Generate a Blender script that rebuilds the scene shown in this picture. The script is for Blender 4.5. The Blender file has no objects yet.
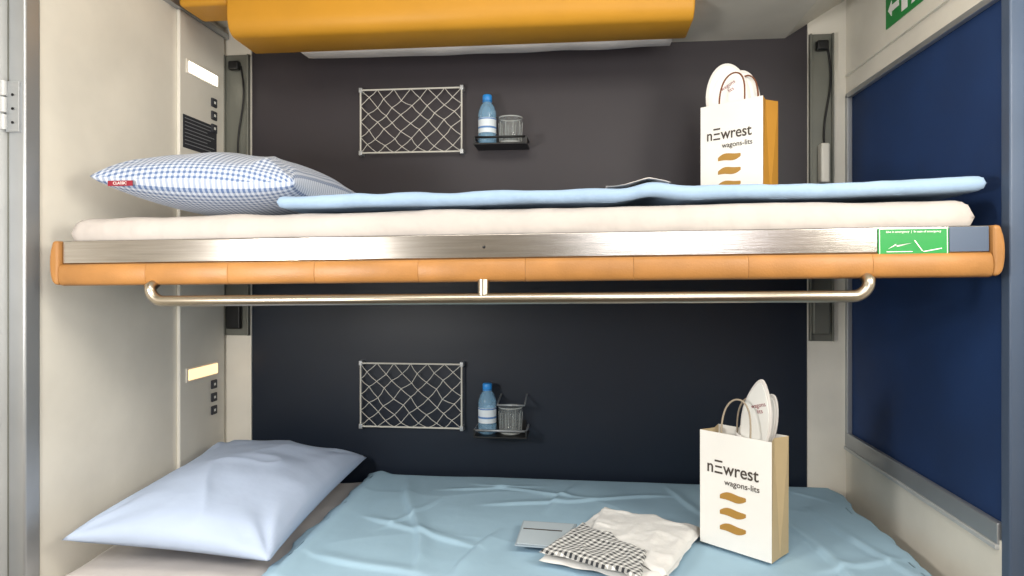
import bpy, bmesh, math, random
from mathutils import Vector, Matrix, noise
random.seed(3)
S = bpy.context.scene
S.view_settings.view_transform = 'Standard'
S.view_settings.look = 'None'

# ------------------------------------------------------------ materials
def lin(h):
    h = h.lstrip('#')
    r = [int(h[i:i+2], 16)/255 for i in (0, 2, 4)]
    return tuple((c/12.92 if c <= .04045 else ((c+.055)/1.055)**2.4) for c in r) + (1,)

def mat(name, col, rough=.6, metal=0, var=.06, vscale=6, bump=0, bscale=200, emit=0, trans=0,
        stretch=None, spec=.5, sheen=0, ior=1.45, coat=0, dist=.002, alpha=1):
    m = bpy.data.materials.new(name); m.use_nodes = True
    nt = m.node_tree; b = nt.nodes['Principled BSDF']
    b.inputs['Roughness'].default_value = rough
    b.inputs['Metallic'].default_value = metal
    b.inputs['Specular IOR Level'].default_value = spec
    b.inputs['Transmission Weight'].default_value = trans
    b.inputs['IOR'].default_value = ior
    b.inputs['Sheen Weight'].default_value = sheen
    b.inputs['Coat Weight'].default_value = coat
    b.inputs['Alpha'].default_value = alpha
    tc = nt.nodes.new('ShaderNodeTexCoord')
    mp = nt.nodes.new('ShaderNodeMapping')
    nt.links.new(tc.outputs['Object'], mp.inputs[0])
    if stretch: mp.inputs['Scale'].default_value = stretch
    n = nt.nodes.new('ShaderNodeTexNoise'); n.inputs['Scale'].default_value = vscale
    n.inputs['Detail'].default_value = 4
    nt.links.new(mp.outputs[0], n.inputs[0])
    r = nt.nodes.new('ShaderNodeValToRGB')
    c = lin(col)
    r.color_ramp.elements[0].position = .3; r.color_ramp.elements[1].position = .7
    r.color_ramp.elements[0].color = tuple(x*(1-var) for x in c[:3]) + (1,)
    r.color_ramp.elements[1].color = tuple(min(1, x*(1+var)) for x in c[:3]) + (1,)
    nt.links.new(n.outputs[0], r.inputs[0])
    nt.links.new(r.outputs[0], b.inputs['Base Color'])
    if emit:
        b.inputs['Emission Color'].default_value = c
        b.inputs['Emission Strength'].default_value = emit
    if bump:
        n2 = nt.nodes.new('ShaderNodeTexNoise'); n2.inputs['Scale'].default_value = bscale
        n2.inputs['Detail'].default_value = 3
        nt.links.new(mp.outputs[0], n2.inputs[0])
        bp = nt.nodes.new('ShaderNodeBump'); bp.inputs['Strength'].default_value = bump
        bp.inputs['Distance'].default_value = dist
        nt.links.new(n2.outputs[0], bp.inputs['Height'])
        nt.links.new(bp.outputs[0], b.inputs['Normal'])
    return m

def gingham(name, light, dark, period, rot=0, uv=False):
    m = mat(name, light, .9, sheen=.2)
    nt = m.node_tree; b = nt.nodes['Principled BSDF']
    tc = nt.nodes.new('ShaderNodeTexCoord'); mp = nt.nodes.new('ShaderNodeMapping')
    mp.inputs['Rotation'].default_value = (0, 0, rot)
    mp.inputs['Scale'].default_value = (1/period,)*3
    nt.links.new(tc.outputs['UV' if uv else 'Object'], mp.inputs[0])
    sx = nt.nodes.new('ShaderNodeSeparateXYZ'); nt.links.new(mp.outputs[0], sx.inputs[0])
    outs = []
    for k in (0, 1):
        f = nt.nodes.new('ShaderNodeMath'); f.operation = 'FRACT'
        nt.links.new(sx.outputs[k], f.inputs[0])
        g = nt.nodes.new('ShaderNodeMath'); g.operation = 'GREATER_THAN'; g.inputs[1].default_value = .5
        nt.links.new(f.outputs[0], g.inputs[0]); outs.append(g)
    a = nt.nodes.new('ShaderNodeMath'); a.operation = 'ADD'
    nt.links.new(outs[0].outputs[0], a.inputs[0]); nt.links.new(outs[1].outputs[0], a.inputs[1])
    h = nt.nodes.new('ShaderNodeMath'); h.operation = 'MULTIPLY'; h.inputs[1].default_value = .5
    nt.links.new(a.outputs[0], h.inputs[0])
    mx = nt.nodes.new('ShaderNodeMix'); mx.data_type = 'RGBA'
    mx.inputs[6].default_value = lin(light); mx.inputs[7].default_value = lin(dark)
    nt.links.new(h.outputs[0], mx.inputs[0])
    nt.links.new(mx.outputs[2], b.inputs['Base Color'])
    return m

M = dict(
 beige=mat('beige_laminate', '#e8e3d7', .42, bump=.04, bscale=300),
 beige2=mat('beige_panel', '#e5e1d6', .38, bump=.04, bscale=300),
 ceil=mat('ceiling_laminate', '#d2ccbf', .45),
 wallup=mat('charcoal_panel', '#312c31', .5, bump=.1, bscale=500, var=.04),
 walllo=mat('charcoal_panel_shaded', '#0e1a2a', .42, bump=.1, bscale=500, var=.04),  # same wall, with the shade under the upper bunk put into the colour
 channel=mat('channel_grey', '#75766e', .45, metal=.3),
 black=mat('black_plastic', '#121315', .4),
 steel=mat('brushed_steel', '#b0aba6', .24, metal=1, var=.12, vscale=25, stretch=(.3, 1, 8), bump=.1, bscale=60),
 tube=mat('satin_steel', '#b3aa9b', .28, metal=1, var=.02),
 alu=mat('aluminium', '#b4b7ba', .4, metal=.7),
 jamb=mat('jamb_grey', '#c4c6c6', .35, metal=.2),
 orange=mat('tan_leather', '#a3723d', .45, bump=.25, bscale=250, var=.14, vscale=12),
 yellow=mat('ochre_leather', '#cb9128', .5, bump=.15, bscale=250, var=.05),
 sheet=mat('white_cotton', '#d3cdc9', .95, spec=.2, bump=.5, bscale=14, var=.03, dist=.010),
 msheet=mat('fitted_sheet', '#b9b2ad', .95, spec=.2, bump=.7, bscale=11, var=.05, dist=.014),
 towelw=mat('white_towel', '#e2e1df', .9, sheen=.2, bump=.4, bscale=60, var=.03, dist=.004),
 blue=mat('pale_blue_cotton', '#97afca', .95, spec=.2, bump=.4, bscale=20, var=.05, dist=.008),
 blue2=mat('pale_blue_duvet', '#9fbdd0', .95, spec=.15, bump=.3, bscale=11, var=.05, dist=.008),
 pil=mat('pale_blue_pillowcase', '#b9c8e1', .95, spec=.2, bump=.35, bscale=12, var=.03, dist=.010),
 ging=gingham('blue_gingham', '#ccd4e2', '#586f98', .0145, 0, uv=True),
 check=gingham('grey_check', '#dededc', '#2f3237', .0135, .6),
 blind=mat('blue_blind_fabric', '#1a3766', .7, var=.22, vscale=3, bump=.3, bscale=900),
 green=mat('green_sign', '#0f8a3c', .4),
 white=mat('white_print', '#f2f2ee', .6),
 slate=mat('slate_plate', '#4c5a70', .35),
 paper=mat('white_paper', '#f1efea', .7, var=.03, bump=.05, bscale=80),
 papergold=mat('gold_paper', '#c98f35', .6),
 papergold_shaded=mat('gold_paper_shaded', '#c4af89', .6),  # same gold paper, tinted for the shade on the lower bag
 gold=mat('gold_print', '#b0853c', .5),
 ink=mat('dark_ink', '#453c35', .6),
 red=mat('red_ink', '#8a1b2c', .6),
 cord=mat('brown_cord', '#7a4a30', .8),
 cordw=mat('beige_cord', '#a39684', .8),
 felt=mat('white_felt', '#e4e0dc', .95, sheen=.3, bump=.3, bscale=400),
 string=mat('net_string', '#cfccc3', .8),
 pet=mat('blue_plastic', '#9fd0f2', .08, trans=.3, var=.02, alpha=.5),
 cap=mat('blue_cap', '#2f8ad8', .35),
 label=mat('bottle_label', '#dce5ec', .5),
 label2=mat('label_blue', '#5c86bd', .5),
 glass=mat('clear_glass', '#d8e0e0', .04, var=0, alpha=.09, spec=1, coat=1),
 glassrim=mat('glass_edge', '#dfe4e2', .1, var=0, alpha=.4, spec=1),
 lampw=mat('lamp_lens', '#fff6e6', .3, emit=3.2),
 lampo=mat('lamp_lens_warm', '#ffd6a0', .3, emit=1.6),
 floor=mat('floor_vinyl', '#5c5550', .6),
 wood=mat('wood_veneer', '#a4663a', .45, var=.25, vscale=4, stretch=(6, 6, .6)),
 sticker=mat('sticker_dark', '#33353c', .5),
)

# ------------------------------------------------------------ helpers
def link(o, parent=None, piv=None):
    S.collection.objects.link(o)
    if parent is not None:
        o.parent = parent
        if parent.get('piv'):
            o.matrix_parent_inverse = Matrix.Translation(-Vector(parent.location))
    return o

def group(name, loc=(0, 0, 0), rot=(0, 0, 0), world_parts=False):
    e = bpy.data.objects.new(name, None); e.empty_display_size = .05
    e.location = loc; e.rotation_euler = rot
    if world_parts: e['piv'] = 1
    S.collection.objects.link(e); return e

def mesh(name, verts, faces, m, parent=None, smooth=False, sub=0, solid=0, bevel=0, mats=None, fm=None):
    me = bpy.data.meshes.new(name); me.from_pydata([tuple(v) for v in verts], [], faces); me.update()
    o = bpy.data.objects.new(name, me)
    for mm in (mats or [m]): me.materials.append(mm)
    bm = bmesh.new(); bm.from_mesh(me)
    if fm:
        bm.faces.ensure_lookup_table()
        for f, k in zip(bm.faces, fm): f.material_index = k
    bmesh.ops.recalc_face_normals(bm, faces=bm.faces); bm.to_mesh(me); bm.free()
    if smooth:
        for p in me.polygons: p.use_smooth = True
    if solid:
        d = o.modifiers.new('s', 'SOLIDIFY'); d.thickness = solid; d.offset = 0
    if bevel:
        d = o.modifiers.new('b', 'BEVEL'); d.width = bevel; d.segments = 3; d.limit_method = 'ANGLE'
    if sub:
        d = o.modifiers.new('u', 'SUBSURF'); d.levels = sub; d.render_levels = sub
    return link(o, parent)

def box(name, a, b, m, parent=None, bevel=0, seg=3):
    x0, y0, z0 = a; x1, y1, z1 = b
    v = [(x0,y0,z0),(x1,y0,z0),(x1,y1,z0),(x0,y1,z0),(x0,y0,z1),(x1,y0,z1),(x1,y1,z1),(x0,y1,z1)]
    f = [(0,1,2,3),(4,5,6,7),(0,1,5,4),(1,2,6,5),(2,3,7,6),(3,0,4,7)]
    o = mesh(name, v, f, m, parent, bevel=bevel)
    if bevel:
        o.modifiers['b'].segments = seg
        for p in o.data.polygons: p.use_smooth = True
        w = o.modifiers.new('wn', 'WEIGHTED_NORMAL'); w.keep_sharp = False
    return o

def prism(name, pts, axis, a, b, m, parent=None, smooth=False, bevel=0):
    """extrude 2-D outline along axis ('x': pts are (y,z); 'y': pts are (x,z); 'z': pts are (x,y))"""
    def mk(p, t):
        return {'x': (t, p[0], p[1]), 'y': (p[0], t, p[1]), 'z': (p[0], p[1], t)}[axis]
    n = len(pts)
    v = [mk(p, a) for p in pts] + [mk(p, b) for p in pts]
    f = [tuple(range(n)), tuple(range(n, 2*n))] + [(i, (i+1) % n, n+(i+1) % n, n+i) for i in range(n)]
    o = mesh(name, v, f, m, parent, bevel=bevel)
    if smooth:
        for p in o.data.polygons: p.use_smooth = len(p.vertices) == 4
    return o

def tube(name, pts, r, m, parent=None, cyclic=False, res=3):
    cu = bpy.data.curves.new(name, 'CURVE'); cu.dimensions = '3D'
    cu.bevel_depth = r; cu.bevel_resolution = res; cu.use_fill_caps = True
    s = cu.splines.new('POLY'); s.points.add(len(pts)-1)
    for p, q in zip(s.points, pts): p.co = (*q, 1)
    s.use_cyclic_u = cyclic
    cu.materials.append(m)
    t = bpy.data.objects.new(name, cu)
    S.collection.objects.link(t)
    dg = bpy.context.evaluated_depsgraph_get()
    me = bpy.data.meshes.new_from_object(t.evaluated_get(dg))
    bpy.data.objects.remove(t)
    for p in me.polygons: p.use_smooth = True
    if not me.materials: me.materials.append(m)
    return link(bpy.data.objects.new(name, me), parent)

def tubes(name, plist, r, m, parent=None, res=2):
    cu = bpy.data.curves.new(name, 'CURVE'); cu.dimensions = '3D'
    cu.bevel_depth = r; cu.bevel_resolution = res; cu.use_fill_caps = True
    for pts in plist:
        s = cu.splines.new('POLY'); s.points.add(len(pts)-1)
        for p, q in zip(s.points, pts): p.co = (*q, 1)
    cu.materials.append(m)
    t = bpy.data.objects.new(name, cu); S.collection.objects.link(t)
    me = bpy.data.meshes.new_from_object(t.evaluated_get(bpy.context.evaluated_depsgraph_get()))
    bpy.data.objects.remove(t)
    for p in me.polygons: p.use_smooth = True
    return link(bpy.data.objects.new(name, me), parent)

def text(name, s, size, loc, rot, m, parent=None, bold=0, sx=1):
    cu = bpy.data.curves.new(name, 'FONT'); cu.body = s; cu.size = size
    cu.align_x = 'CENTER'; cu.align_y = 'CENTER'; cu.extrude = .0002; cu.offset = bold
    cu.materials.append(m)
    t = bpy.data.objects.new(name, cu); S.collection.objects.link(t)
    me = bpy.data.meshes.new_from_object(t.evaluated_get(bpy.context.evaluated_depsgraph_get()))
    bpy.data.objects.remove(t)
    o = bpy.data.objects.new(name, me); o.location = loc; o.rotation_euler = rot; o.scale = (sx, 1, 1)
    return link(o, parent)

def lathe(name, prof, c, m, parent=None, n=32, smooth=True):
    v = []; f = []
    for r, z in prof:
        for i in range(n):
            a = 2*math.pi*i/n
            v.append((c[0]+r*math.cos(a), c[1]+r*math.sin(a), c[2]+z))
    for k in range(len(prof)-1):
        for i in range(n):
            j = (i+1) % n
            f.append((k*n+i, k*n+j, (k+1)*n+j, (k+1)*n+i))
    return mesh(name, v, f, m, parent, smooth=smooth)

def arc(cx, cy, r, a0, a1, n=8):
    return [(cx+r*math.cos(math.radians(a0+(a1-a0)*i/n)), cy+r*math.sin(math.radians(a0+(a1-a0)*i/n))) for i in range(n+1)]

def fbm(p, o=3):
    s = 0; a = 1
    for i in range(o):
        s += a*noise.noise(Vector(p)*(2**i)); a *= .5
    return s
def ridge(p, k=6):
    return (1-abs(noise.noise(Vector(p))))**k

def slab(name, x0, x1, y0, y1, z, t, nx, ny, m, parent=None, er=.03, amp=.006, sc=6, edge=.004, zf=None, ridg=0, seed=0, pw=2, rk=6):
    """soft fabric slab with rounded borders and wrinkles"""
    V = []; F = []
    def surf(i, j, top):
        u = i/nx; w = j/ny
        x = x0+(x1-x0)*u; y = y0+(y1-y0)*w
        d = min(x-x0, x1-x, y-y0, y1-y)
        e = max(0, 1-(1-min(d/er, 1))**pw)**(1/pw)
        k = edge*fbm((x*9, y*9, seed+3))
        if x-x0 < er: x += k
        if x1-x < er: x -= k
        if y-y0 < er: y += k
        h = t*.5*e
        zz = z+t*.5
        if top:
            zz += h + e*(amp*fbm((x*sc, y*sc, seed), 2) + ridg*ridge((x*1.7+fbm((x*1.5,y*1.5,seed), 2)*.5, y*2.6, seed+7), rk))
        else:
            zz -= h
        if zf: zz += zf(x, y)
        return (x, y, zz)
    for top in (1, 0):
        for j in range(ny+1):
            for i in range(nx+1):
                V.append(surf(i, j, top))
    n1 = (nx+1)*(ny+1)
    for k in (0, 1):
        for j in range(ny):
            for i in range(nx):
                a = k*n1 + j*(nx+1)+i
                F.append((a, a+1, a+nx+2, a+nx+1))
    o = mesh(name, V, F, m, parent, smooth=True)
    bm = bmesh.new(); bm.from_mesh(o.data)
    bmesh.ops.remove_doubles(bm, verts=bm.verts, dist=.0002)
    bmesh.ops.recalc_face_normals(bm, faces=bm.faces)
    bm.to_mesh(o.data); bm.free()
    return o

def pillow(name, a, b, H, m, loc, rot, n=80, seed=0, pinch=.07, wr=.006, low=.75, ex=.42):
    V = []; F = []; UV = []
    for s in (1, -1):
        for j in range(n+1):
            for i in range(n+1):
                u = -1+2*i/n; v = -1+2*j/n
                x = a*u*(1-pinch*(1-v*v)); y = b*v*(1-pinch*(1-u*u))
                k = ((1-u**2)*(1-v**2))
                h = H*(k**ex)*(1 if s > 0 else low)
                ed = min(1, (1-max(abs(u), abs(v)))*6)
                rr = math.hypot(abs(u)-1, abs(v)-1)
                an = math.atan2(1-abs(v), 1-abs(u)+1e-6)
                gather = .8*math.sin(an*9+seed+(u > 0)*1.7+(v > 0)*.8)*math.exp(-(rr/.5)**2)
                w = wr*(fbm((x*6, y*6, seed), 2) + gather + 1.2*ridge((x*3+fbm((x*3, y*3, seed), 2)*.5, y*3, seed+s), 10))
                if s > 0: h += ed*w
                V.append((x, y, s*h))
                h0 = H*((1-u**2)**ex)
                UV.append((a*u*1.1, math.copysign(abs(b*v)+max(0, h0-H*(k**ex)), v) if s > 0 else math.copysign(2*b-abs(b*v), v)))
    n1 = (n+1)**2
    for k in (0, 1):
        for j in range(n):
            for i in range(n):
                q = k*n1+j*(n+1)+i
                F.append((q, q+1, q+n+2, q+n+1))
    me = bpy.data.meshes.new(name); me.from_pydata(V, [], F)
    ul = me.uv_layers.new(name='uv')
    for lp in me.loops: ul.data[lp.index].uv = UV[lp.vertex_index]
    me.materials.append(m)
    bm = bmesh.new(); bm.from_mesh(me)
    bmesh.ops.remove_doubles(bm, verts=bm.verts, dist=.0003)
    bmesh.ops.recalc_face_normals(bm, faces=bm.faces); bm.to_mesh(me); bm.free()
    for p in me.polygons: p.use_smooth = True
    o = bpy.data.objects.new(name, me); link(o)
    o.location = loc; o.rotation_euler = rot
    return o

TILT = -.0105; PIV = Vector((-.2, 1.4, 1.187))
def tilt(o):
    o.matrix_world = Matrix.Translation(PIV) @ Matrix.Rotation(TILT, 4, 'Y') @ Matrix.Translation(-PIV) @ o.matrix_world

XL, XR, YB = -1.207, .805, 2.16
# ------------------------------------------------------------ room shell
box('floor', (-1.5, -1.0, -.05), (1.1, 2.25, 0), M['floor'])
wb = group('wall_back')
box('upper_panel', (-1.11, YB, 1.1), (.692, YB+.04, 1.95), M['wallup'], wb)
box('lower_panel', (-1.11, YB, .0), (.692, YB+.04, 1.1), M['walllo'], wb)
box('backing', (-1.3, YB+.04, 0), (1.0, YB+.08, 2.2), M['beige'], wb)
for nm, x0, x1 in (('left', XL-.03, -1.11), ('right', .692, XR+.03)):
    box(nm+'_strip', (x0, YB-.006, 0), (x1, YB+.03, 2.2), M['beige'], wb)
wl = group('wall_left')
box('wall_sheet', (XL-.05, 1.38, 0), (XL, YB+.03, 1.905), M['beige'], wl)
box('wall_upper', (XL-.05, 1.38, 1.905), (XL-.002, YB+.03, 2.2), M['beige2'], wl)
box('service_panel', (XL, 1.885, .0), (XL+.012, 2.135, 1.895), M['beige2'], wl, bevel=.004)
box('top_trim', (XL, 1.385, 1.895), (XL+.02, 2.15, 1.91), M['alu'], wl)
box('entry_wall', (-1.45, -1.0, 0), (-1.4, 1.3, 2.2), M['beige'], wl)
box('return_wall', (-1.45, 1.3, 0), (-1.3, 1.38, 2.2), M['beige'], wl)
dj = group('door_frame')
box('outer_post', (-1.30, 1.29, 0), (-1.247, 1.375, 2.15), M['jamb'], dj, bevel=.004)
box('inner_post', (-1.244, 1.335, 0), (-1.203, 1.379, 2.15), M['alu'], dj, bevel=.006)
box('groove', (-1.248, 1.338, 0), (-1.243, 1.37, 2.15), M['channel'], dj)
z = 1.46
box('hinge_leaf', (-1.243, 1.329, z-.05), (-1.212, 1.335, z+.06), M['alu'], dj, bevel=.001)
for k, zz in enumerate((-.045, -.008, .028)):
    tube('hinge_knuckle_%d' % k, [(-1.246, 1.325, z+zz), (-1.246, 1.325, z+zz+.032)], .008, M['jamb'], dj)
for k, zz in enumerate((-.03, .0, .03)):
    q = lathe('screw_%d' % k, [(0, 0), (.003, 0), (.003, .001)], (0, 0, 0), M['black'], dj)
    q.location = (-1.226, 1.3285, z+zz); q.rotation_euler = (math.pi/2, 0, 0)
wr = group('wall_right')
box('below_window', (XR, 1.385, 0), (XR+.05, YB+.03, .585), M['beige'], wr)
box('above_window', (XR, 1.385, 1.65), (XR+.05, YB+.03, 2.2), M['beige'], wr)
box('header_ledge', (XR-.008, 1.39, 1.705), (XR, 2.14, 1.710), M['beige2'], wr)
box('entry_wall', (1.0, -1.0, 0), (1.05, 1.3, 2.2), M['beige'], wr)
box('return_wall', (XR+.05, 1.3, 0), (1.05, 1.385, 2.2), M['beige'], wr)
box('corner_post', (XR+.0, 1.36, 0), (XR+.05, 1.389, 2.2), M['slate'], wr, bevel=.004)
box('corner_post_outer', (XR+.026, 1.345, 0), (XR+.05, 1.362, 2.2), M['jamb'], wr, bevel=.003)
wd = group('window_1')
box('roller_blind', (XR+.012, 1.39, .60), (XR+.018, 2.145, 1.648), M['blind'], wd)
box('sill_rail', (XR-.004, 1.392, .575), (XR+.01, 2.15, .618), M['alu'], wd, bevel=.003)
box('sill_lower', (XR-.008, 1.392, .566), (XR+.006, 2.15, .576), M['jamb'], wd, bevel=.002)
box('head_rail', (XR-.003, 1.392, 1.64), (XR+.012, 2.15, 1.655), M['alu'], wd, bevel=.002)
box('side_rail', (XR-.003, 2.135, .58), (XR+.012, 2.155, 1.65), M['alu'], wd, bevel=.002)
ce = group('ceiling')
box('main_sheet', (-1.5, -1.0, 2.2), (1.1, 2.25, 2.25), M['beige'], ce)
box('bunk_soffit', (-1.25, 1.5, 1.935), (.3, 2.2, 1.97), M['ceil'], ce)
prism('boxed_end', [(.28, 1.97), (.28, 1.836), (.626, 1.836), (.81, 1.95), (.81, 1.97)], 'y', 1.5, 2.165, M['ceil'], ce)
box('soffit_step', (.3, 1.80, 1.825), (.60, 1.812, 1.84), M['beige'], ce, bevel=.002)
box('wall_front', (-1.45, -1.05, 0), (1.05, -1.0, 2.2), M['beige'])
fd = group('reflected_cupboard')  # unseen, added behind the camera for the warm reflection in the steel rail
box('carcass', (.48, -.99, .02), (.98, -.50, 2.1), M['wood'], fd, bevel=.004)
box('door_left', (.49, -.498, .06), (.725, -.48, 2.06), M['wood'], fd, bevel=.004)
box('door_right', (.735, -.498, .06), (.97, -.48, 2.06), M['wood'], fd, bevel=.004)
tube('pull_left', [(.70, -.47, 1.0), (.70, -.47, 1.2)], .006, M['steel'], fd)
tube('pull_right', [(.76, -.47, 1.0), (.76, -.47, 1.2)], .006, M['steel'], fd)

for side, x0, x1 in ((-1, -1.2, -1.112), (1, .694, .765)):
    g = group('bunk_guide_channel')
    box('back', (x0, YB-.014, .897), (x1, YB-.007, 1.84), M['channel'], g)
    box('lip_a', (x0, YB-.024, .897), (x0+.006, YB-.014, 1.84), M['channel'], g, bevel=.002)
    box('lip_b', (x1-.006, YB-.024, .897), (x1, YB-.014, 1.84), M['channel'], g, bevel=.002)
    xc = (x0+x1)/2
    pts = [(xc+.016+.010*math.sin(a*2), YB-.020, 1.80-.36*a/math.pi) for a in [math.pi*t/30 for t in range(31)]]
    tube('cable', pts, .003, M['black'], g)
    box('catch', (xc-.020, YB-.04, 1.785), (xc+.016, YB-.016, 1.815), M['black'], g, bevel=.006)
    box('latch', (xc-.012, YB-.05, 1.38), (xc+.014, YB-.016, 1.5), M['beige2'] if side > 0 else M['black'], g, bevel=.006)
    box('lower_catch', (xc-.03, YB-.035, .92), (xc+.02, YB-.016, 1.03), M['black'] if side < 0 else M['channel'], g, bevel=.005)

XS = XL+.012
for z, mm in ((1.735, 'lampw'), (.795, 'lampo')):
    g = group('reading_light')
    box('housing', (XS, 1.915, z-.022), (XS+.003, 2.095, z+.022), M['beige'], g, bevel=.001)
    box('lens', (XS+.003, 1.925, z-.016), (XS+.006, 2.085, z+.016), M[mm], g, bevel=.001)
    g = group('switch_panel')
    for k in range(3):
        zz = z-.075-.042*k if z > 1 else z-.05-.042*k
        box('switch_%d' % k, (XS, 2.052, zz-.014), (XS+.006, 2.082, zz+.014), M['sticker'], g, bevel=.002)
        box('icon_%d' % k, (XS+.006, 2.062, zz-.004), (XS+.0065, 2.072, zz+.004), M['white'], g)
g = group('notice_sticker')
box('plate', (XS, 1.90, 1.485), (XS+.0015, 2.085, 1.585), M['sticker'], g)
for k in range(8):
    box('line_%d' % k, (XS+.0015, 1.908, 1.574-.011*k), (XS+.002, 2.07-.02*(k % 3), 1.5765-.011*k), M['alu'], g)

g = group('emergency_sign')
box('plate', (XR-.003, 1.64, 1.752), (XR, 1.875, 1.838), M['green'], g)
def pic(g, name, pts, d):
    prism(name, pts, 'x', XR-.0042, XR-.0032, M['white'], g)
pic(g, 'arrow', [(1.86, 1.795), (1.84, 1.815), (1.84, 1.803), (1.80, 1.803), (1.80, 1.787), (1.84, 1.787), (1.84, 1.775)], 0)
pic(g, 'door', [(1.785, 1.765), (1.785, 1.825), (1.755, 1.825), (1.755, 1.765)], 0)
pic(g, 'figure_leg', [(1.735, 1.765), (1.715, 1.80), (1.70, 1.80), (1.72, 1.765)], 0)
pic(g, 'figure_body', [(1.72, 1.79), (1.72, 1.815), (1.70, 1.815), (1.69, 1.79)], 0)
pic(g, 'figure_head', arc(1.71, 1.824, .006, 0, 330, 10), 0)
pic(g, 'bar', [(1.68, 1.765), (1.68, 1.775), (1.65, 1.775), (1.65, 1.765)], 0)

# ------------------------------------------------------------ top (folded) bunk
tb = group('top_bunk')
prof = [(2.0, 1.93), (1.80, 1.93), (1.797, 1.86)] + [(1.838-.041*math.cos(t), 1.832-.052*math.sin(t)) for t in [math.pi/2*i/8 for i in range(9)]] + [(1.96, 1.778), (2.0, 1.80)]
prism('bolster', prof, 'x', -1.0, .295, M['yellow'], tb, smooth=True, bevel=.006)
box('side_bolster', (-1.16, 1.82, 1.875), (-1.01, 1.95, 1.93), M['yellow'], tb, bevel=.012)
V = []; F = []
N = 60
for i in range(N+1):
    u = i/N; x = -.86+u*1.12
    dz = .005*math.sin(math.pi*u)**.5 + .003*noise.noise(Vector((x*8, 0, 0)))
    for k, (yy, zz) in enumerate(((1.95, 1.785), (1.99, 1.785-dz), (2.04, 1.787-dz*1.1), (2.08, 1.80))):
        V.append((x, yy, zz))
for i in range(N):
    for k in range(3):
        a = i*4+k; F.append((a, a+1, a+5, a+4))
mesh('hanging_sheet', V, F, M['sheet'], tb, smooth=True, solid=.003)

# ------------------------------------------------------------ upper bunk
ub = group('upper_bunk', PIV, (0, TILT, 0), world_parts=True)
XA, XB = -1.13, .764
box('frame', (-1.15, 1.372, 1.105), (.765, 2.12, 1.164), M['alu'], ub, bevel=.004)
box('steel_rail', (XA, 1.352, 1.1335), (XB, 1.371, 1.184), M['steel'], ub, bevel=.003)
segs = [XA, -.93, -.745, -.555, -.335, -.115, .10, .32, .55, XB]
for k in range(len(segs)-1):
    a, b = segs[k]+.0001, segs[k+1]-.0001
    prof = [(1.371, 1.133), (1.351, 1.133)] + [(1.351-.011*abs(math.sin(t))**.7, 1.1095+.0225*math.cos(t)) for t in [math.pi*i/12 for i in range(1, 12)]] + [(1.355, 1.0858), (1.371, 1.0858)]
    prism('bolster_%d' % k, prof, 'x', a, b, M['orange'], ub, smooth=True, bevel=.0009)
for s, x in ((-1, XA-.001), (1, XB+.001)):
    n = 10
    pr = [(x, 1.087), (x, 1.184), (x+s*.014, 1.184)] + [(x+s*(.004+.018*math.sin(t)**.7), 1.135+.048*math.cos(t)) for t in [math.pi*i/n for i in range(2, n)]]
    prism('end_cap', pr, 'y', 1.341, 1.40, M['orange'], ub, smooth=True, bevel=.006)
box('slate_plate', (.692, 1.3505, 1.135), (.762, 1.352, 1.182), M['slate'], ub)
o = lathe('rivet', [(0, .001), (.003, .001), (.003, 0)], (0, 0, 0), M['black'], ub)
o.location = (-.2, 1.3515, 1.157); o.rotation_euler = (math.pi/2, 0, 0)
yt = 1.335; zt = 1.082
pts = [(-.915, 1.36, zt+.013), (-.915, 1.345, zt+.003)]
pts += [(-.885-.03*math.cos(t), yt, zt-.03*math.sin(t)) for t in [math.pi/2*i/8 for i in range(9)]]
pts += [(.51+.03*math.sin(t), yt, zt-.03*math.cos(t)) for t in [math.pi/2*i/8 for i in range(9)]]
pts += [(.54, 1.345, zt+.003), (.54, 1.36, zt+.013)]
tube('grab_rail', pts, .0115, M['tube'], ub, res=6)
tube('rail_bracket', [(-.2, 1.338, 1.055), (-.2, 1.342, 1.09)], .012, M['tube'], ub, res=6)
es = group('exit_notice_sign', PIV, (0, TILT, 0), world_parts=True)
box('plate', (.563, 1.3492, 1.128), (.69, 1.3515, 1.181), M['green'], es)
for nm, a, b in (('rim_top', (.565, 1.1790), (.688, 1.1800)), ('rim_bottom', (.565, 1.129), (.688, 1.1300)), ('rim_left', (.565, 1.129), (.566, 1.180)), ('rim_right', (.687, 1.129), (.688, 1.180))):
    box(nm, (a[0], 1.3488, a[1]), (b[0], 1.3492, b[1]), M['white'], es)
text('caption', 'Use in emergency  |  In case of emergency', .0058, (.627, 1.3488, 1.174), (math.pi/2, 0, 0), M['white'], es)
prism('arrow_sheet', [(.58, 1.141), (.596, 1.149), (.597, 1.1455), (.624, 1.1525), (.596, 1.1475), (.595, 1.151)], 'y', 1.3486, 1.349, M['white'], es)
box('bed_icon', (.578, 1.3486, 1.1355), (.625, 1.3490, 1.1368), M['white'], es)
prism('open_line', [(.628, 1.157), (.642, 1.137), (.6435, 1.137), (.6295, 1.158)], 'y', 1.3486, 1.349, M['white'], es)
prism('flag', [(.645, 1.135), (.678, 1.141), (.677, 1.1425), (.644, 1.1365)], 'y', 1.3486, 1.349, M['white'], es)

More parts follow.
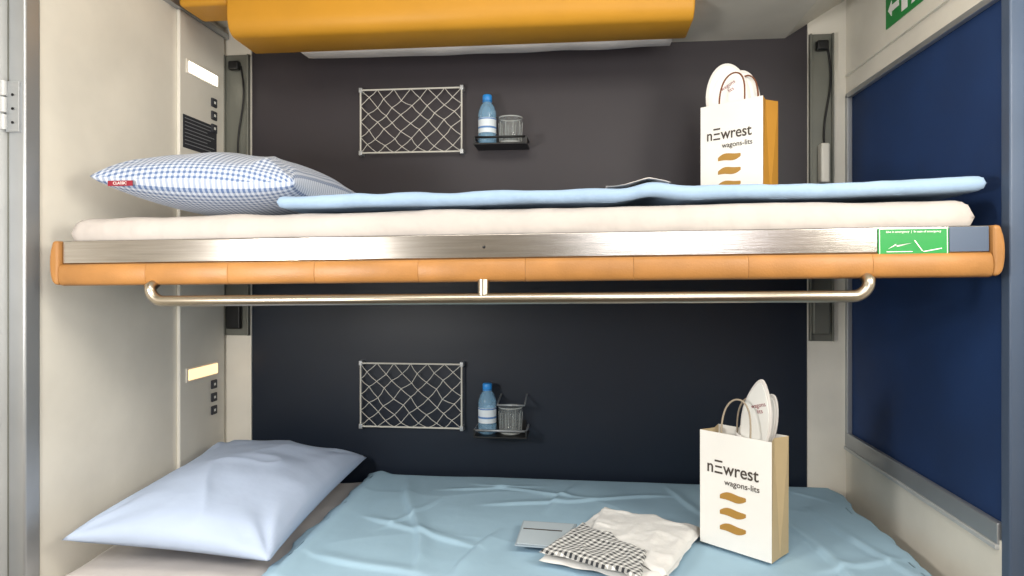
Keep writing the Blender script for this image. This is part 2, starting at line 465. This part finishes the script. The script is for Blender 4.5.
o = slab('upper_mattress', -1.142, .758, 1.382, 2.12, 1.167, .071, 220, 130, M['msheet'], er=.034, amp=.004, sc=7, edge=.010, ridg=.003, pw=2.1); tilt(o)
def zf(x, y):
    return .006*max(0, (x-.55)/.24)**2 + .003*noise.noise(Vector((x*5, y*3, 1)))
def bumpz(x, y):
    return .014*math.exp(-((x-.14)/.045)**2)*math.exp(-((y-1.48)/.12)**2)
o = slab('folded_duvet', -.66, .79, 1.385, 2.10, 1.249, .028, 260, 120, M['blue'], er=.018, amp=.0045, sc=9, edge=.012, zf=lambda x, y: zf(x, y)+bumpz(x, y), seed=4); tilt(o)
o = slab('sheet_fold', .05, .19, 1.41, 1.60, 1.2825, .004, 60, 60, M['sheet'], er=.05, amp=.003, sc=20, edge=.02, seed=9,
         zf=lambda x, y: zf(x, y)+bumpz(x, y)*1.1-.001+.004*max(0, 1-abs(x-.14)/.05)); tilt(o)

p = group('gingham_pillow', (-.872, 1.685, 1.314))
q = pillow('pillow_body', .243, .27, .092, M['ging'], (0, 0, 0), (0, math.radians(2.5), 0), seed=2, ex=.40, wr=.007); q.parent = p
box('label', (-.20, -.268, -.012), (-.14, -.2665, .0), M['red'], p)
text('label_text', 'CLASSIC', .009, (-.17, -.2687, -.006), (math.pi/2, 0, 0), M['white'], p)

# ------------------------------------------------------------ lower bunk
lo = group('lower_bunk')
box('base', (-1.19, 1.37, .0), (.77, 2.14, .285), M['beige2'], lo, bevel=.01)
box('front_rail', (-1.19, 1.345, .20), (.78, 1.369, .285), M['steel'], lo, bevel=.004)
slab('lower_mattress', -1.19, .765, 1.35, 2.145, .287, .138, 150, 60, M['sheet'], er=.04, amp=.005, sc=6, edge=.006, ridg=.005)
def crease(x, y, x0, y0, x1, y1, w, h, lift=0):
    dx, dy = x1-x0, y1-y0; L = math.hypot(dx, dy); dx /= L; dy /= L
    s = (x-x0)*dx+(y-y0)*dy; t = -(x-x0)*dy+(y-y0)*dx
    t += .012*math.sin(s*9)
    m = max(0, min(1, s/.10))*max(0, min(1, (L-s)/.10))
    return .62*h*m*(math.exp(-(t/w)**2) if t < 0 else math.exp(-(t/(w*3.2))**2))
CR = [(-.55, 2.10, -.35, 1.40, .008, .014), (-.35, 2.05, .05, 1.92, .007, .010), (-.30, 1.86, .28, 1.98, .007, .010),
      (.0, 2.10, -.10, 1.80, .007, .010), (.25, 2.10, .34, 1.80, .007, .010), (.50, 2.08, .56, 1.40, .009, .016),
      (-.60, 1.75, -.22, 1.55, .008, .012), (-.20, 1.70, -.28, 1.38, .008, .013), (.62, 1.95, .70, 1.45, .008, .012),
      (-.66, 1.50, -.30, 1.40, .009, .012), (.48, 1.50, .74, 1.62, .008, .011), (-.45, 1.98, -.10, 2.04, .006, .008),
      (.36, 2.10, .44, 1.86, .006, .008), (-.52, 1.62, -.40, 1.92, .006, .009), (.60, 2.08, .72, 1.98, .006, .008)]
def zl(x, y):
    f = sum(crease(x, y, *c) for c in CR)
    f += .010*math.exp(-((x+.65)/.025)**2)
    return f
slab('pale_blue_duvet', -.69, .755, 1.34, 2.13, .441, .014, 320, 200, M['blue2'], er=.025, amp=.005, sc=3, edge=.015, ridg=.003, zf=zl, seed=12, rk=10)
pillow('plain_pillow', .235, .365, .080, M['pil'], (-.915, 1.732, .514), (math.radians(2), math.radians(4), math.radians(2)), seed=8, wr=.009, low=.6)

# ------------------------------------------------------------ nets
def net(z0, z1, seed):
    g = group('storage_net')
    x0, x1 = -.724, -.388; y = 2.135
    r = .008
    fr = arc(x0+r, z0+r, r, 180, 270, 4)+arc(x1-r, z0+r, r, 270, 360, 4)+arc(x1-r, z1-r, r, 0, 90, 4)+arc(x0+r, z1-r, r, 90, 180, 4)
    tube('frame', [(a, y, b) for a, b in fr], .0028, M['string'], g, cyclic=True)
    rnd = random.Random(seed)
    nx, nz = 12, 8
    P = {}
    for i in range(nx+1):
        for j in range(nz+1):
            if (i+j) % 2 == 0:
                bx = x0+(x1-x0)*i/nx; bz = z0+(z1-z0)*j/nz
                inn = 0 < i < nx and 0 < j < nz
                if 0 < j < nz: bz -= .008*math.sin(math.pi*i/nx)
                P[i, j] = (bx+(rnd.uniform(-.006, .006) if inn else 0), y-(.008*math.sin(math.pi*j/nz) if inn else 0), bz+(rnd.uniform(-.005, .005) if inn else 0))
    L = []
    for (i, j), p_ in P.items():
        for d in ((1, 1), (1, -1)):
            k = (i+d[0], j+d[1])
            if k in P:
                q_ = P[k]
                mid = ((p_[0]+q_[0])/2+rnd.uniform(-.002, .002), (p_[1]+q_[1])/2, (p_[2]+q_[2])/2-.0015)
                L.append([p_, mid, q_])
    tubes('mesh_strings', L, .0011, M['string'], g)
    V = []; F = []
    for p_ in P.values():
        b = len(V); s = .0024
        V += [(p_[0]+a*s, p_[1]+c*s, p_[2]+d*s) for a, c, d in ((1,0,0),(-1,0,0),(0,1,0),(0,-1,0),(0,0,1),(0,0,-1))]
        F += [tuple(b+k for k in t) for t in ((0,2,4),(2,1,4),(1,3,4),(3,0,4),(2,0,5),(1,2,5),(3,1,5),(0,3,5))]
    mesh('knots', V, F, M['string'], g, smooth=True)
    for k, (a, b) in enumerate(((x0, z0), (x1, z0), (x0, z1), (x1, z1))):
        box('clip_%d' % k, (a-.006, y-.004, b-.008), (a+.006, YB, b+.008), M['alu'], g, bevel=.002)
net(1.50, 1.706, 1); net(.604, .811, 5)

# ------------------------------------------------------------ shelf + bottle + glass
for zb in (1.505, .592):
    g = group('bottle_shelf')
    x0, x1 = -.338, -.170
    box('tray', (x0, 2.06, zb), (x1, YB, zb+.006), M['black'], g, bevel=.002)
    tube('front_lip', [(x0+.003, 2.155, zb+.024), (x0+.003, 2.065, zb+.024), (x1-.003, 2.065, zb+.024), (x1-.003, 2.155, zb+.024)], .0035, M['black'] if zb > 1 else M['alu'], g)
    box('back_plate', (x0+.01, YB-.004, zb+.006), (x1-.01, YB, zb+.04), M['black'], g, bevel=.001)
    for xx in (x0+.003, x1-.003):
        box('lip_post', (xx-.003, 2.062, zb+.003), (xx+.003, 2.068, zb+.026), M['black'], g)
    if zb < 1:
        tube('upper_hoop', [(-.262, YB-.002, zb+.122), (-.262, 2.062, zb+.105), (-.178, 2.062, zb+.105), (-.178, YB-.002, zb+.122)], .0028, M['alu'], g)
    g = group('water_bottle')
    c = (-.300, 2.105, zb+.0065)
    lathe('body', [(0, .002), (.024, 0), (.029, .006), (.029, .03), (.0275, .034), (.0275, .085), (.029, .09), (.0285, .102), (.022, .122), (.013, .135), (.012, .142)], c, M['pet'], g)
    lathe('label', [(.0285, .036), (.0286, .083)], c, M['label'], g)
    lathe('label_band', [(.0289, .050), (.0289, .056)], c, M['label2'], g)
    lathe('label_stripe', [(.0289, .078), (.0289, .082)], c, M['label2'], g)
    lathe('cap', [(.014, .140), (.015, .142), (.015, .156), (.013, .159), (0, .159)], c, M['cap'], g)
    lathe('neck_ring', [(.013, .136), (.016, .137), (.013, .139)], c, M['cap'], g)
    g = group('glass_tumbler')
    c = (-.226, 2.108, zb+.0065)
    lathe('glass_body', [(0, 0), (.030, 0), (.034, .004), (.038, .085), (.0365, .086), (.0325, .008), (.029, .006), (0, .006)], c, M['glass'], g)
    lathe('rim', [(.0382, .083), (.0388, .086), (.0365, .0865), (.036, .083)], c, M['glassrim'], g)
    lathe('base_edge', [(.0, .001), (.031, .001), (.0345, .005), (.0348, .009), (.033, .009), (.0, .008)], c, M['glassrim'], g)
    # pressed vertical facets of the tumbler
    tubes('facets', [[(c[0]+.0345*math.cos(a), c[1]+.0345*math.sin(a), c[2]+.010), (c[0]+.0378*math.cos(a), c[1]+.0378*math.sin(a), c[2]+.070)] for a in [2*math.pi*k/10 for k in range(10)]], .0008, M['glassrim'], g)

# ------------------------------------------------------------ paper gift bags
def slipper(parent, name, L, W, loc, rot, point=0):
    g2 = bpy.data.objects.new(name, None); g2.location = loc; g2.rotation_euler = rot; link(g2, parent)
    n = 48; out = []
    for i in range(n):
        a = 2*math.pi*i/n
        z = L/2*math.sin(a); w = W/2*(1+.08*math.sin(a) - .14*math.exp(-((z+.02)/.05)**2))
        if z > 0: w *= 1-point*(math.sin(a)**2)
        out.append((w*math.cos(a), z))
    prism('sole', out, 'y', 0, .007, M['felt'], g2, smooth=False, bevel=.002)
    prism('pad', [(x*.88, z*.94) for x, z in out], 'y', -.0015, 0, M['white'], g2)
    text('print', 'wagons\nlits', .014, (.006, -.0018, L*.25), (math.pi/2, -.5, 0), M['red'], g2)
    V = []; F = []; m2 = 12
    for i in range(m2+1):
        t = i/m2; z = -L/2*.90 + t*L*.42
        w = W/2*math.sqrt(max(0, 1-(z/(L/2))**2))*1.02+.002
        for j in range(11):
            s = -1+2*j/10
            V.append((w*s, -.003-.018*math.sqrt(max(0, 1-s*s))*(.4+.6*t), z))
    for i in range(m2):
        for j in range(10):
            a = i*11+j; F.append((a, a+1, a+12, a+11))
    mesh('vamp', V, F, M['felt'], g2, smooth=True, solid=.002)
    return g2

def bag(loc, phi, sidemat, cordmat, w=.175, d=.085, h=.28, lower=False):
    g = group('paper_gift_bag', loc, (0, 0, -phi))
    a, b = w/2, d/2
    V = [(-a,-b,0),(a,-b,0),(a,b,0),(-a,b,0),(-a,-b,h),(a,-b,h),(a,b,h),(-a,b,h),
         (a-.001,0,0),(a-.014,0,h),(-a+.001,0,0),(-a+.014,0,h)]
    F = [(0,1,5,4),(2,3,7,6),(1,8,9,5),(8,2,6,9),(0,10,11,4),(10,3,7,11),(0,1,8,10),(10,8,2,3)]
    mesh('bag_shell', V, F, None, g, solid=.0012, mats=[M['paper'], sidemat], fm=[0,0,1,1,1,1,0,0])
    yb = -b-.0013
    text('brand_text', 'n\u039Ewrest', .041, (-.006, yb, h-.082), (math.pi/2, 0, 0), M['ink'], g, bold=.0004, sx=.9)
    text('tag_text', 'wagons-lits', .019, (.018, yb, h-.112), (math.pi/2, 0, 0), M['ink'], g, bold=.0001)
    for k in range(3):
        zc = h-.148-.036*k; n = 18
        top = []; bot = []
        for i in range(n+1):
            t = i/n; x = -.036+.064*t
            c = zc+.0025*math.sin(2*math.pi*t)+.006*t; th = .0105*math.sin(math.pi*min(1, t*.9+.06))**.5+.0003
            top.append((x, c+th)); bot.append((x, c-th*.75))
        prism('wave_%d' % k, top+bot[::-1], 'y', yb, yb+.0006, M['gold'], g)
    for s, nm in ((-1, 'front'), (1, 'back')):
        pts = []
        for i in range(25):
            t = i/24; an = math.pi*t
            x = .036*math.cos(an); z = h-.02+.10*math.sin(an)**.55
            pts.append((x+(.01 if s > 0 else -.0)*math.sin(an), s*(b-.004)+(-s)*.014*math.sin(an), z))
        tube('handle_'+nm, pts, .0022, cordmat, g)
    if lower:
        slipper(g, 'slipper_a', .27, .090, (.022, .006, h-.13+.128), (math.radians(4), math.radians(12), math.radians(-12)), point=.35)
        slipper(g, 'slipper_b', .27, .090, (.006, .026, h-.13+.10), (math.radians(2), math.radians(24), math.radians(0)), point=.3)
    else:
        slipper(g, 'slipper_a', .27, .122, (-.030, .004, h-.016), (0, math.radians(-4), math.radians(28)))
        slipper(g, 'slipper_b', .27, .118, (-.016, .022, h-.035), (0, math.radians(5), math.radians(26)))
    return g
bag((.414, 1.839, 1.292), math.radians(40), M['papergold'], M['cord'], h=.262)
bag((.374, 1.613, .466), math.radians(40), M['papergold_shaded'], M['cordw'], h=.266, lower=True)

# ------------------------------------------------------------ towel + card
def quadcloth(name, c, z, t, m, parent, n=40, amp=.004, seed=0, edge=.004):
    V = []; F = []
    A, B, C, D = [Vector((*q, 0)) for q in c]
    for top in (1, 0):
        for j in range(n+1):
            for i in range(n+1):
                u = i/n; v = j/n
                p_ = (A*(1-u)+B*u)*(1-v)+(D*(1-u)+C*u)*v
                d_ = min(u, 1-u, v, 1-v)
                e = math.sqrt(max(0, 1-(1-min(d_/.05, 1))**2))
                k = edge*noise.noise(Vector((p_.x*20, p_.y*20, seed)))
                zz = z+t/2+(t/2*e if top else -t/2*e)+(e*amp*(1+fbm((p_.x*14, p_.y*14, seed))+ridge((p_.x*12, p_.y*12, seed), 8)) if top else 0)
                V.append((p_.x+k, p_.y+k, zz))
    n1 = (n+1)**2
    for k in (0, 1):
        for j in range(n):
            for i in range(n):
                q_ = k*n1+j*(n+1)+i; F.append((q_, q_+1, q_+n+2, q_+n+1))
    return mesh(name, V, F, m, parent, smooth=True)
g = group('folded_towel')
quadcloth('white_layer', [(-.095, 1.475), (.16, 1.38), (.295, 1.694), (.052, 1.81)], .468, .006, M['towelw'], g, amp=.005, seed=1, edge=.010)
quadcloth('upper_layer', [(.0, 1.57), (.17, 1.40), (.285, 1.68), (.055, 1.795)], .479, .004, M['towelw'], g, amp=.005, seed=2, edge=.010)
quadcloth('checked_fold', [(-.092, 1.48), (.12, 1.37), (.14, 1.50), (.0, 1.66)], .487, .003, M['check'], g, amp=.004, seed=3, edge=.010)
g = group('leaflet')
prism('cover', [(-.156, 1.545), (-.046, 1.535), (-.0134, 1.69), (-.15, 1.70)], 'z', .472, .475, mat('leaflet_paper', '#9dabb6', .5), g)
prism('inner', [(-.152, 1.552), (-.05, 1.542), (-.02, 1.684), (-.147, 1.692)], 'z', .4752, .4765, mat('leaflet_inner', '#b8c4cc', .5), g)
prism('print_band', [(-.145, 1.64), (-.05, 1.632), (-.048, 1.638), (-.144, 1.646)], 'z', .4765, .4768, M['ink'], g)

# ------------------------------------------------------------ lights
def area(name, loc, tgt, sx, sy, e, col):
    l = bpy.data.lights.new(name, 'AREA'); l.shape = 'RECTANGLE'; l.size = sx; l.size_y = sy
    l.energy = e; l.color = col
    o = bpy.data.objects.new(name, l); o.location = loc
    o.rotation_euler = (Vector(tgt)-Vector(loc)).to_track_quat('-Z', 'Y').to_euler()
    S.collection.objects.link(o)
area('ceiling_lamp', (-.1, .4, 2.15), (-.1, 1.2, .6), 1.3, .8, 23, (1, .95, .87))
area('key_lamp', (-.95, .5, 1.15), (.1, 2.1, .8), .22, .22, 12, (1, .97, .92))
area('fill_light', (.35, -.25, 1.5), (-.9, 2.0, 1.1), .7, .7, 9, (.97, .98, 1))  # added soft fill from out of view, not a fitting of the compartment
area('left_wall_fill', (.85, .75, 1.5), (-1.2, 1.7, 1.1), .35, .5, 10, (1, .96, .86))  # added out of view to brighten the left wall
w = bpy.data.worlds.new('world'); S.world = w; w.use_nodes = True
w.node_tree.nodes['Background'].inputs[0].default_value = (.8, .85, .9, 1)
w.node_tree.nodes['Background'].inputs[1].default_value = .4

cam = bpy.data.cameras.new('camera'); co = bpy.data.objects.new('camera', cam)
co.location = (0, 0, 1.1); co.rotation_euler = (math.pi/2, 0, math.radians(6))
cam.sensor_width = 36; cam.lens = 36*670/1024; cam.shift_y = -13/1024; cam.clip_start = .01
S.collection.objects.link(co); S.camera = co
